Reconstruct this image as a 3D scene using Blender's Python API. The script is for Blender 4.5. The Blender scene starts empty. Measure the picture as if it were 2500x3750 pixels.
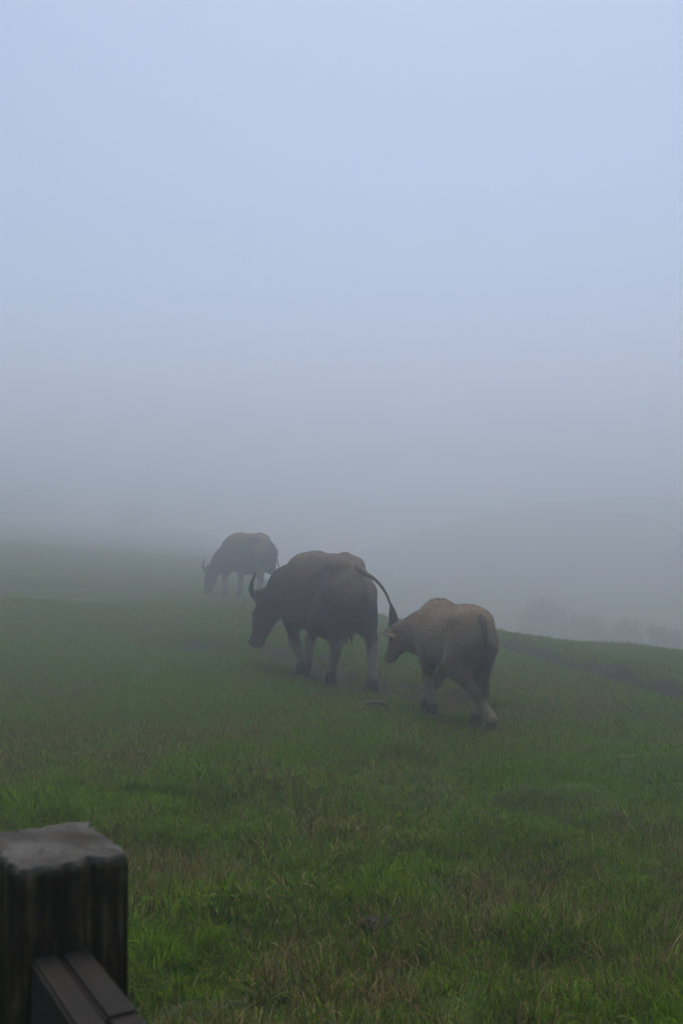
import bpy, bmesh, math, random
import numpy as np
from mathutils import Vector, Matrix, Euler

HAZE = True
GRASS = True
random.seed(7)
rng = np.random.default_rng(11)
S = bpy.context.scene
COL = S.collection
R = math.radians

# ------------------------------------------------------------------ camera
cam_d = bpy.data.cameras.new('camera')
cam = bpy.data.objects.new('camera', cam_d)
COL.objects.link(cam)
S.camera = cam
cam.location = (0, 0, 1.6)
cam.rotation_euler = (R(90.94), 0, 0)
cam_d.sensor_fit = 'VERTICAL'
cam_d.sensor_height = 36.0
cam_d.lens = 35.0
cam_d.clip_start = 0.05
cam_d.clip_end = 2000
cam_d.dof.use_dof = True
cam_d.dof.focus_distance = 9.6
cam_d.dof.aperture_fstop = 6.3

# ------------------------------------------------------------------ sky and sun
SUN_EL, SUN_AZ = R(72), R(8)          # azimuth from +Y towards +X
wd = bpy.data.worlds.new('World')
S.world = wd
wd.use_nodes = True
nt = wd.node_tree
nt.nodes.clear()
sky = nt.nodes.new('ShaderNodeTexSky')
sky.sky_type = 'NISHITA'
sky.sun_disc = False
sky.sun_elevation = SUN_EL
sky.sun_rotation = SUN_AZ
sky.air_density = 1.0
sky.dust_density = 1.0
sky.ozone_density = 1.5
hsv = nt.nodes.new('ShaderNodeHueSaturation')       # the cloud veil takes most of the blue out
hsv.inputs['Saturation'].default_value = 0.93
bg = nt.nodes.new('ShaderNodeBackground')
bg.inputs['Strength'].default_value = 0.08
wo = nt.nodes.new('ShaderNodeOutputWorld')
nt.links.new(sky.outputs[0], hsv.inputs['Color'])
nt.links.new(hsv.outputs[0], bg.inputs['Color'])
nt.links.new(bg.outputs[0], wo.inputs['Surface'])

sun_d = bpy.data.lights.new('sun', 'SUN')
sun_d.energy = 1.5
sun_d.angle = R(35)
sun_d.color = (1.0, 0.975, 0.94)
sun = bpy.data.objects.new('sun', sun_d)
COL.objects.link(sun)
dv = Vector((math.sin(SUN_AZ) * math.cos(SUN_EL), math.cos(SUN_AZ) * math.cos(SUN_EL), math.sin(SUN_EL)))
sun.rotation_euler = dv.to_track_quat('Z', 'Y').to_euler()

S.view_settings.view_transform = 'Standard'
S.view_settings.look = 'None'
S.view_settings.exposure = 0.80
S.view_settings.gamma = 1.0
S.view_settings.use_curve_mapping = False
S.cycles.volume_bounces = 6
S.cycles.max_bounces = 10
S.cycles.use_denoising = True
S.cycles.volume_max_steps = 256

# ------------------------------------------------------------------ helpers
def tag(o, label=None, cat=None, group=None, kind=None):
    if label: o['label'] = label
    if cat: o['category'] = cat
    if group: o['group'] = group
    if kind: o['kind'] = kind
    return o

def empty(name, loc, rz=0.0):
    o = bpy.data.objects.new(name, None)
    COL.objects.link(o)
    o.location = loc
    o.rotation_euler = (0, 0, rz)
    o.empty_display_size = 0.1
    return o

def link_mesh(name, me, mat, parent=None, smooth=True):
    o = bpy.data.objects.new(name, me)
    COL.objects.link(o)
    if mat: me.materials.append(mat)
    if parent: o.parent = parent
    if smooth:
        me.polygons.foreach_set('use_smooth', np.ones(len(me.polygons), dtype=bool))
    return o

def mesh_np(name, V, F):
    """V (n,3); F (m,3) or (m,4) int array"""
    V = np.asarray(V, dtype=np.float32); F = np.asarray(F, dtype=np.int32)
    me = bpy.data.meshes.new(name)
    k = F.shape[1]
    me.vertices.add(len(V)); me.vertices.foreach_set('co', V.ravel())
    me.loops.add(F.size); me.loops.foreach_set('vertex_index', F.ravel())
    me.polygons.add(len(F))
    me.polygons.foreach_set('loop_start', np.arange(0, F.size, k, dtype=np.int32))
    me.polygons.foreach_set('loop_total', np.full(len(F), k, dtype=np.int32))
    me.update(calc_edges=True)
    me.validate()
    return me

def fattr(me, name, vals, domain='POINT'):
    a = me.attributes.new(name, 'FLOAT', domain)
    a.data.foreach_set('value', np.asarray(vals, dtype=np.float32))

def _hash(ix, iy, seed):
    h = (ix.astype(np.int64) * 374761393 + iy.astype(np.int64) * 668265263 + seed * 1442695041) & 0x7fffffff
    h = ((h ^ (h >> 13)) * 1274126177) & 0x7fffffff
    h = h ^ (h >> 16)
    return (h & 0xffff) / 65535.0

def vnoise(x, y, seed=0):
    ix = np.floor(x).astype(np.int64); iy = np.floor(y).astype(np.int64)
    fx = x - ix; fy = y - iy
    fx = fx * fx * fx * (fx * (fx * 6 - 15) + 10); fy = fy * fy * fy * (fy * (fy * 6 - 15) + 10)
    a = _hash(ix, iy, seed); b = _hash(ix + 1, iy, seed)
    c = _hash(ix, iy + 1, seed); d = _hash(ix + 1, iy + 1, seed)
    return (a * (1 - fx) + b * fx) * (1 - fy) + (c * (1 - fx) + d * fx) * fy

def fbm(x, y, seed=0, oct=4):
    s = 0; a = 0.5; t = 0
    for i in range(oct):
        s = s + a * vnoise(x + 17.3 * i, y - 9.1 * i, seed + i); t += a
        x = x * 2.03 + 0.37 * y; y = y * 2.03 - 0.37 * x * 0.3; a *= 0.5
    return s / t

def sstep(a, b, x):
    t = np.clip((x - a) / (b - a), 0, 1)
    return t * t * (3 - 2 * t)

# node material helper -------------------------------------------------
class Mat:
    def __init__(self, name, rough=0.8, spec=0.3):
        self.m = bpy.data.materials.new(name); self.m.use_nodes = True
        self.t = self.m.node_tree
        self.p = self.t.nodes['Principled BSDF']
        self.p.inputs['Roughness'].default_value = rough
        self.p.inputs['Specular IOR Level'].default_value = spec
    def n(self, kind, **kw):
        nd = self.t.nodes.new(kind)
        for k, v in kw.items():
            if k in nd.inputs: nd.inputs[k].default_value = v
            else: setattr(nd, k, v)
        return nd
    def l(self, a, b): self.t.links.new(a, b)
    def coord(self): return self.n('ShaderNodeTexCoord').outputs['Object']
    def noise(self, vec, scale, detail=4, rough=0.6):
        nd = self.n('ShaderNodeTexNoise')
        nd.inputs['Scale'].default_value = scale; nd.inputs['Detail'].default_value = detail
        nd.inputs['Roughness'].default_value = rough
        if vec is not None: self.l(vec, nd.inputs['Vector'])
        return nd.outputs['Fac']
    def ramp(self, fac, stops):
        r = self.n('ShaderNodeValToRGB')
        el = r.color_ramp.elements
        while len(el) < len(stops): el.new(0.5)
        for e, (p, c) in zip(el, stops):
            e.position = p; e.color = (*c, 1) if len(c) == 3 else c
        self.l(fac, r.inputs[0]); return r.outputs[0]
    def mix(self, fac, a, b, mode='MIX'):
        x = self.n('ShaderNodeMix', data_type='RGBA', blend_type=mode)
        for sock, v in ((x.inputs[0], fac), (x.inputs[6], a), (x.inputs[7], b)):
            if isinstance(v, (int, float)): sock.default_value = v
            elif isinstance(v, tuple): sock.default_value = (*v, 1)
            else: self.l(v, sock)
        return x.outputs[2]
    def attr(self, name, kind='GEOMETRY'):
        a = self.n('ShaderNodeAttribute', attribute_name=name, attribute_type=kind)
        return a.outputs['Fac']
    def bump(self, h, strength=0.5, dist=0.02):
        b = self.n('ShaderNodeBump'); b.inputs['Strength'].default_value = strength
        b.inputs['Distance'].default_value = dist
        self.l(h, b.inputs['Height']); self.l(b.outputs[0], self.p.inputs['Normal'])
    def col(self, c):
        if isinstance(c, tuple): self.p.inputs['Base Color'].default_value = (*c, 1)
        else: self.l(c, self.p.inputs['Base Color'])

# ------------------------------------------------------------------ terrain
CX = np.array([-60, -20, -12, -7, -4, -2.3, .85, 2.5, 4.35, 8, 14, 60.])
CY = np.array([200, 140, 95, 60, 42, 33.5, 22.0, 19.1, 16.4, 12.5, 6.5, -36.])
TRACK_A = np.array([(1.6, 17.2), (2.05, 15.6), (2.45, 14.2), (2.80, 12.4), (3.06, 10.9), (3.36, 9.8), (3.9, 8.3), (4.8, 6.2), (6.2, 3.6)])
TRACK_B = np.array([(-2.3, 13.5), (-1.5, 12.95), (-.86, 12.4), (-.35, 11.4), (.0, 10.65), (.30, 10.15), (.58, 9.7), (1.05, 9.25)])

def poly_dist(x, y, P):
    best = np.full(np.shape(x), 1e9); par = np.zeros(np.shape(x)); sgn = np.zeros(np.shape(x)); L = 0
    for (ax, ay), (bx, by) in zip(P[:-1], P[1:]):
        dx, dy = bx - ax, by - ay; l2 = dx * dx + dy * dy; l = math.sqrt(l2)
        t = np.clip(((x - ax) * dx + (y - ay) * dy) / l2, 0, 1)
        d = np.hypot(x - ax - t * dx, y - ay - t * dy)
        m = d < best
        best = np.where(m, d, best); par = np.where(m, L + t * l, par)
        sgn = np.where(m, np.sign(dx * (y - ay) - dy * (x - ax)), sgn)
        L += l
    return best, par, sgn

def ground_z(x, y):
    x = np.asarray(x, dtype=np.float64); y = np.asarray(y, dtype=np.float64)
    yc = np.interp(x, CX, CY)
    s = (y - yc) * 0.62
    w = 2.6 + 0.04 * np.clip(y - 20, 0, 60)
    d = 0.30 * (np.sqrt(s * s + w * w) + s) / 2 * sstep(-9, -1, s)
    z = -6.5 * (1 - np.exp(-d / 6.5))
    q = -x - 3.2
    z = z + 0.085 * np.minimum((np.sqrt(q * q + 4) + q) / 2, 34) * sstep(7, 20, y)        # the hillside climbs to the left
    z = z + (11.5 + 3 * (fbm(x * .06, y * .06, 15, 3) - .5)) * np.exp(-((y - 110 - .15 * x) / 21) ** 2) * sstep(-22, 30, x)
    z = z + 0.16 * (fbm(x * .35, y * .35, 3, 2) - .5) * sstep(2, 6, y) * (1 - sstep(18, 30, y))
    near = 1 - sstep(6.5, 9.5, y + 0.5 * fbm(x * .6, y * .6, 5, 2))
    z = z + (0.07 + 0.15 * near) * (fbm(x * 1.3, y * 1.3, 21, 3) - .5)
    z = z + (0.02 + 0.13 * near) * (fbm(x * 4.1, y * 4.1, 31, 2) - .5)
    dA, pA, sA = poly_dist(x, y, TRACK_A)
    wob = 0.10 * (fbm(pA * 1.4 + 3, pA * 0 + 1.5, 41, 3) - .5)
    side = dA * sA + wob                      # >0 : left of A->B direction
    z = z - 0.15 * np.exp(-(side / 0.17) ** 2) + 0.11 * np.exp(-((side - 0.40) / 0.30) ** 2)
    dB, pB, sB = poly_dist(x, y, TRACK_B)
    wob = 0.2 * (fbm(pB * 1.1 + 9, pB * 0 + 4.5, 43, 3) - .5)
    side = dB * sB + wob
    z = z - 0.08 * np.exp(-(side / 0.28) ** 2) + 0.09 * np.exp(-((side - 0.55) / 0.35) ** 2)
    return z

def soil(x, y):
    """how bare the ground is, plus painted shade in near tussock gaps, 0..1"""
    dA, pA, sA = poly_dist(x, y, TRACK_A)
    dA = np.abs(dA * sA - .14)            # the bare bank on the far side of the rut
    dB, pB, _ = poly_dist(x, y, TRACK_B)
    n = fbm(x * 2.2, y * 2.2, 61, 3)
    a = 1 - sstep(0.05, 0.22, dA + 0.30 * (n - .5))
    b = (1 - sstep(0.16, 0.60, dB + 0.7 * (n - .5))) * 0.92
    gap_shade = (1 - sstep(.36, .46, fbm(x * 1.9, y * 1.9, 131, 3))) * (1 - sstep(7, 9.0, y)) * .45  # dark tone painted in for the shaded gaps between near tussocks
    c = sstep(0.66, 0.74, fbm(x * .9 + 4, y * .9, 71, 3)) * 0.6 * sstep(7, 9, y)
    return np.clip(np.maximum(np.maximum(a, b), np.maximum(c, gap_shade)), 0, 1)

# graded grid: fine near the camera, coarse far away
def graded(lo, hi, c, fine, grow):
    p = [c]; s = fine
    while p[-1] < hi: p.append(p[-1] + s); s *= grow
    q = [c]; s = fine
    while q[-1] > lo: q.append(q[-1] - s); s *= grow
    return np.array(sorted(set(p + q[1:])))
gx = graded(-130, 130, 0.4, 0.06, 1.018)
gy = graded(-30, 165, 6.0, 0.06, 1.012)
GX, GY = np.meshgrid(gx, gy, indexing='xy')
GZ = ground_z(GX.ravel(), GY.ravel())
V = np.stack([GX.ravel(), GY.ravel(), GZ], 1)
nx, ny = len(gx), len(gy)
ii = (np.arange(ny - 1)[:, None] * nx + np.arange(nx - 1)[None, :]).ravel()
me = mesh_np('ground', V, np.stack([ii, ii + 1, ii + nx + 1, ii + nx], 1))
fattr(me, 'soil', soil(V[:, 0], V[:, 1]))
m = Mat('pasture_ground', 0.95, 0.1)
c = m.coord()
n1 = m.noise(c, 0.8, 5); n2 = m.noise(c, 9, 6, 0.7); n3 = m.noise(c, 60, 4, 0.7)
g = m.ramp(n1, [(0.3, (0.025, 0.055, 0.008)), (0.55, (0.050, 0.090, 0.014)), (0.75, (0.075, 0.092, 0.022))])
g = m.mix(n2, g, m.ramp(n3, [(0.3, (0.020, 0.034, 0.006)), (0.7, (0.085, 0.12, 0.024))]))
sc_ = m.ramp(n2, [(0.3, (0.012, 0.009, 0.007)), (0.5, (0.028, 0.021, 0.016)), (0.75, (0.060, 0.046, 0.035))])
sc_ = m.mix(n3, sc_, (0.035, 0.027, 0.02))
m.col(m.mix(m.attr('soil'), g, sc_))  # earth colour on bare ground, and as painted shade in the tussock gaps
m.bump(n3, 0.8, 0.02)
ground = link_mesh('ground', me, m.m)
tag(ground, 'grassy hillside pasture falling away to the right into the fog', None, None, 'structure')

# the two trodden cattle tracks: ragged earth sheets just above the ground
soil_m = Mat('trodden_soil', 0.9, 0.2)
c = soil_m.coord()
a1 = soil_m.noise(c, 7, 6, .7); a2 = soil_m.noise(c, 45, 4, .7)
soil_m.col(soil_m.mix(a2, soil_m.ramp(a1, [(.3, (.011, .009, .007)), (.55, (.027, .020, .015)), (.8, (.065, .049, .037))]), (.020, .015, .011)))
soil_m.bump(a2, 0.9, 0.03)
def path_sheet(P, w0, seed, label):
    seg = np.hypot(*np.diff(P, axis=0).T); L = np.concatenate([[0], np.cumsum(seg)])
    n = int(L[-1] / 0.07); t = np.linspace(0, L[-1], n)
    cx = np.interp(t, L, P[:, 0]); cy = np.interp(t, L, P[:, 1])
    k = np.ones(9) / 9
    cx[4:-4] = np.convolve(cx, k, 'valid'); cy[4:-4] = np.convolve(cy, k, 'valid')
    tx = np.gradient(cx); ty = np.gradient(cy); q = np.hypot(tx, ty); tx /= q; ty /= q
    V = []
    K = 7
    for j in range(K):
        u = j / (K - 1) * 2 - 1
        w = w0 * (0.35 + 1.1 * fbm(t * 2.1, t * 0 + (3 if u < 0 else 8), seed, 3)) * np.clip(np.minimum(t, L[-1] - t) / .8, 0.02, 1)
        X = cx - ty * u * w; Y = cy + tx * u * w
        V.append(np.stack([X, Y, ground_z(X, Y) + 0.005 - 0.012 * abs(u) ** 3], 1))
    V = np.stack(V, 1).reshape(-1, 3)
    i = (np.arange(n - 1)[:, None] * K + np.arange(K - 1)[None]).ravel()
    o = link_mesh('path', mesh_np('path', V, np.stack([i, i + K, i + K + 1, i + 1], 1)), soil_m.m)
    tag(o, label, None, None, 'structure')
path_sheet(TRACK_A, 0.22, 5, 'narrow bare earth track running down the slope at the right')
path_sheet(TRACK_B, 0.30, 8, 'trodden earth track under the middle buffalo')

# ------------------------------------------------------------------ haze: the fog itself
if HAZE:
    V = [(x, y, z) for x in (-140, 140) for y in (-40, 175) for z in (-8.2, 16.0)]
    F = [(0, 1, 3, 2), (4, 6, 7, 5), (0, 4, 5, 1), (2, 3, 7, 6), (0, 2, 6, 4), (1, 5, 7, 3)]
    hm = bpy.data.materials.new('fog'); hm.use_nodes = True
    hm.node_tree.nodes.clear()
    pv = hm.node_tree.nodes.new('ShaderNodeVolumePrincipled')
    pv.inputs['Color'].default_value = (0.982, 0.968, 0.982, 1)
    pv.inputs['Density'].default_value = 0.034
    pv.inputs['Anisotropy'].default_value = 0.84
    ho = hm.node_tree.nodes.new('ShaderNodeOutputMaterial')
    hm.node_tree.links.new(pv.outputs[0], ho.inputs['Volume'])
    haze = link_mesh('haze', mesh_np('haze', V, F), hm, smooth=False)
    tag(haze, 'pale blue grey fog lying over the whole pasture', 'fog', None, 'stuff')

#ANIMALS_BEGIN
# ------------------------------------------------------------------ animals: signed distance bodies
def hermite(xs, ys, x):
    xs = np.asarray(xs, float); ys = np.asarray(ys, float)
    d = np.diff(ys) / np.diff(xs)
    mm = np.zeros_like(ys); mm[1:-1] = (d[:-1] + d[1:]) / 2; mm[0] = d[0]; mm[-1] = d[-1]
    i = np.clip(np.searchsorted(xs, x) - 1, 0, len(xs) - 2)
    h = xs[i + 1] - xs[i]; t = np.clip((x - xs[i]) / h, 0, 1)
    return ((1 + 2 * t) * (1 - t) ** 2 * ys[i] + t * (1 - t) ** 2 * h * mm[i]
            + t * t * (3 - 2 * t) * ys[i + 1] + t * t * (t - 1) * h * mm[i + 1])

class Field:
    def __init__(self, lo, hi, h):
        self.lo = np.array(lo, np.float32); self.h = h
        self.n = [int(math.ceil((b - a) / h)) + 1 for a, b in zip(lo, hi)]
        ax = [np.float32(lo[i]) + np.arange(self.n[i], dtype=np.float32) * np.float32(h) for i in range(3)]
        self.ax = ax
        self.f = np.full(self.n, 1.0, np.float32)
    def sub(self, lo, hi):
        sl = []
        for i in range(3):
            a = max(0, int((lo[i] - self.lo[i]) / self.h)); b = min(self.n[i], int((hi[i] - self.lo[i]) / self.h) + 2)
            sl.append(slice(a, max(a + 1, b)))
        sl = tuple(sl)
        X = self.ax[0][sl[0]][:, None, None]; Y = self.ax[1][sl[1]][None, :, None]; Z = self.ax[2][sl[2]][None, None, :]
        return sl, X, Y, Z
    def union(self, sl, d, k):
        f = self.f[sl]
        h = np.clip(k - np.abs(f - d), 0, None) / k
        self.f[sl] = np.minimum(f, d) - h * h * k * 0.25
    def cone(self, a, b, ra, rb, k=0.04, flat=None):
        """tapered limb; flat = (unit vector, factor): thinner along that vector"""
        a = np.array(a, float); b = np.array(b, float); r = max(ra, rb) + k + 0.03
        if flat: r *= max(1, flat[1])
        sl, X, Y, Z = self.sub(np.minimum(a, b) - r, np.maximum(a, b) + r)
        ba = b - a; l2 = ba @ ba
        px, py, pz = X - a[0], Y - a[1], Z - a[2]
        t = np.clip((px * ba[0] + py * ba[1] + pz * ba[2]) / l2, 0, 1)
        qx, qy, qz = px - t * ba[0], py - t * ba[1], pz - t * ba[2]
        q2 = qx * qx + qy * qy + qz * qz
        if flat:
            v, s = flat
            c = qx * v[0] + qy * v[1] + qz * v[2]
            q2 = q2 - c * c + (c / s) ** 2
        self.union(sl, np.sqrt(q2) - (ra + t * (rb - ra)), k)
    def chain(self, pts, rad, k=0.04, flat=None):
        for i in range(len(pts) - 1):
            self.cone(pts[i], pts[i + 1], rad[i], rad[i + 1], k, flat)
    def ell(self, c, r, k=0.05, M=None):
        c = np.array(c, float); r = np.array(r, float); m = r.max() + k + 0.02
        sl, X, Y, Z = self.sub(c - m, c + m)
        x, y, z = X - c[0], Y - c[1], Z - c[2]
        if M is not None:
            x, y, z = (M[0][0] * x + M[0][1] * y + M[0][2] * z, M[1][0] * x + M[1][1] * y + M[1][2] * z, M[2][0] * x + M[2][1] * y + M[2][2] * z)
        q = np.sqrt((x / r[0]) ** 2 + (y / r[1]) ** 2 + (z / r[2]) ** 2)
        self.union(sl, (q - 1) * r.min(), k)
    def trunk(self, xs, top, bot, wid, pear=0.16):
        sl = (slice(None),) * 3
        X = self.ax[0]; T = hermite(xs, top, X); B = hermite(xs, bot, X); W = np.maximum(hermite(xs, wid, X), 0.01)
        out = np.maximum(np.maximum(xs[0] - X, X - xs[-1]), 0)[:, None, None]
        cz = ((T + B) / 2)[:, None, None]; hb = np.maximum((T - B) / 2, 0.01)[:, None, None]; W = W[:, None, None]
        zn = (self.ax[2][None, None, :] - cz) / hb
        w = W * (1 - pear * np.clip(zn, -1, 1) - 0.05 * np.clip(zn, -1, 1) ** 2)
        q = (np.abs(self.ax[1][None, :, None] / w) ** 2.2 + np.abs(zn) ** 2.2) ** (1 / 2.2)
        d = (q - 1) * np.minimum(w, hb) + out
        self.f = np.minimum(self.f, d).astype(np.float32)
    def mesh(self, smooth=2):
        f = self.f; nx, ny, nz = f.shape
        s = f < 0
        cs = np.zeros((nx - 1, ny - 1, nz - 1), np.int8)
        for a in (0, 1):
            for b in (0, 1):
                for c in (0, 1):
                    cs += s[a:nx - 1 + a, b:ny - 1 + b, c:nz - 1 + c]
        act = (cs > 0) & (cs < 8)
        idx = np.full(act.shape, -1, np.int64); cells = np.argwhere(act); idx[act] = np.arange(len(cells))
        acc = np.zeros((len(cells), 3)); cnt = np.zeros(len(cells))
        I, J, K = cells.T
        for axis in range(3):
            o1, o2 = [(1, 2), (0, 2), (0, 1)][axis]
            for u in (0, 1):
                for v in (0, 1):
                    p = np.zeros((len(cells), 3), int); p[:, o1] = u; p[:, o2] = v
                    q = p.copy(); q[:, axis] = 1
                    fa = f[I + p[:, 0], J + p[:, 1], K + p[:, 2]]; fb = f[I + q[:, 0], J + q[:, 1], K + q[:, 2]]
                    mk = (fa < 0) != (fb < 0)
                    t = np.where(mk, fa / np.where(mk, fa - fb, 1), 0)
                    pos = p.astype(float); pos[:, axis] = t
                    acc += pos * mk[:, None]; cnt += mk
        V = self.lo + (cells + acc / cnt[:, None]) * self.h
        Fs = []
        for axis in range(3):
            o1, o2 = [(1, 2), (2, 0), (0, 1)][axis]
            sa = [slice(None)] * 3; sb = [slice(None)] * 3
            sa[axis] = slice(0, -1); sb[axis] = slice(1, None)
            for sl in (sa, sb):
                sl[o1] = slice(1, -1); sl[o2] = slice(1, -1)
            A = s[tuple(sa)]; B = s[tuple(sb)]
            e = np.argwhere(A != B)
            fl = A[tuple(e.T)]
            base = e.copy(); base[:, o1] += 1; base[:, o2] += 1
            def cell(d1, d2):
                c = base.copy(); c[:, o1] -= d1; c[:, o2] -= d2
                return idx[c[:, 0], c[:, 1], c[:, 2]]
            q = np.stack([cell(1, 1), cell(0, 1), cell(0, 0), cell(1, 0)], 1)
            q[~fl] = q[~fl][:, ::-1]
            Fs.append(q)
        F = np.concatenate(Fs)
        # laplacian smoothing
        E = np.concatenate([F[:, [0, 1]], F[:, [1, 2]], F[:, [2, 3]], F[:, [3, 0]]])
        for lam in [0.5, -0.3] * smooth:
            s_ = np.zeros_like(V); n_ = np.zeros(len(V))
            np.add.at(s_, E[:, 0], V[E[:, 1]]); np.add.at(n_, E[:, 0], 1)
            V = V + lam * (s_ / n_[:, None] - V)
        return V, F

def vert_normals(V, F):
    n = np.cross(V[F[:, 2]] - V[F[:, 0]], V[F[:, 3]] - V[F[:, 1]])
    N = np.zeros_like(V)
    for k in range(4): np.add.at(N, F[:, k], n)
    return N / np.maximum(np.linalg.norm(N, axis=1), 1e-9)[:, None]

def tube(name, pts, rad, mat, parent, seg=10, flat=None, cap=True):
    """smooth swept tube through pts (Catmull-Rom resampled)"""
    P = np.array(pts, float); rad = np.array(rad, float); n = len(P)
    t = np.linspace(0, n - 1, (n - 1) * 5 + 1); k = np.arange(n)
    Q = np.stack([hermite(k, P[:, i], t) for i in range(3)], 1); r = np.interp(t, k, rad)
    T = np.gradient(Q, axis=0); T /= np.linalg.norm(T, axis=1)[:, None]
    up = np.array([0.13, 0.9, 0.2]); up /= np.linalg.norm(up)
    V = []
    for i in range(len(Q)):
        up = up - (up @ T[i]) * T[i]; up /= np.linalg.norm(up); w = np.cross(T[i], up)
        for j in range(seg):
            a = 2 * math.pi * j / seg
            V.append(Q[i] + r[i] * (math.cos(a) * up * (flat or 1) + math.sin(a) * w))
    F = []
    for i in range(len(Q) - 1):
        for j in range(seg):
            F.append((i * seg + j, i * seg + (j + 1) % seg, (i + 1) * seg + (j + 1) % seg, (i + 1) * seg + j))
    m_ = bpy.data.meshes.new(name)
    faces = F + [tuple(range(seg))[::-1], tuple(range((len(Q) - 1) * seg, len(Q) * seg))]
    m_.from_pydata([tuple(v) for v in V], [], faces); m_.update()
    return link_mesh(name, m_, mat, parent)

def hide_mat(name, base, pale, dark, dusty):
    m = Mat(name, 0.85, 0.2)
    c = m.coord()
    n1 = m.noise(c, 3.2, 5); n2 = m.noise(c, 26, 5, .7); n3 = m.noise(c, 120, 3, .6)
    col = m.mix(n1, base, tuple(x * 1.5 for x in base))
    col = m.mix(m.attr('back'), col, dusty)
    col = m.mix(m.ramp(n2, [(.35, (0, 0, 0)), (.7, (1, 1, 1))]), col, m.mix(0.5, col, dark))
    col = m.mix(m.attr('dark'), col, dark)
    col = m.mix(m.attr('sock'), col, m.mix(n2, pale, tuple(x * .6 for x in pale)))
    m.col(col)
    mx = m.n('ShaderNodeMath', operation='MULTIPLY_ADD'); m.l(n3, mx.inputs[0]); mx.inputs[1].default_value = 0.4
    m.l(n2, mx.inputs[2])
    m.bump(mx.outputs[0], 0.8, 0.02)
    return m.m

horn_m = Mat('horn', 0.5, 0.4)
_c = horn_m.coord(); _n = horn_m.noise(_c, 30, 4)
horn_m.col(horn_m.ramp(_n, [(.3, (.018, .017, .016)), (.7, (.05, .046, .042))])); horn_m.bump(_n, .4, .01)
hoof_m = Mat('hoof', 0.6, 0.3)
_n = hoof_m.noise(hoof_m.coord(), 40, 4)
hoof_m.col(hoof_m.ramp(_n, [(.3, (.012, .011, .010)), (.7, (.035, .03, .026))])); hoof_m.bump(_n, .5, .01)
eye_m = Mat('eye', 0.15, 0.6); eye_m.col((.012, .009, .008))

def lerp(a, b, t): return tuple(x + (y - x) * t for x, y in zip(a, b))

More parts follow.
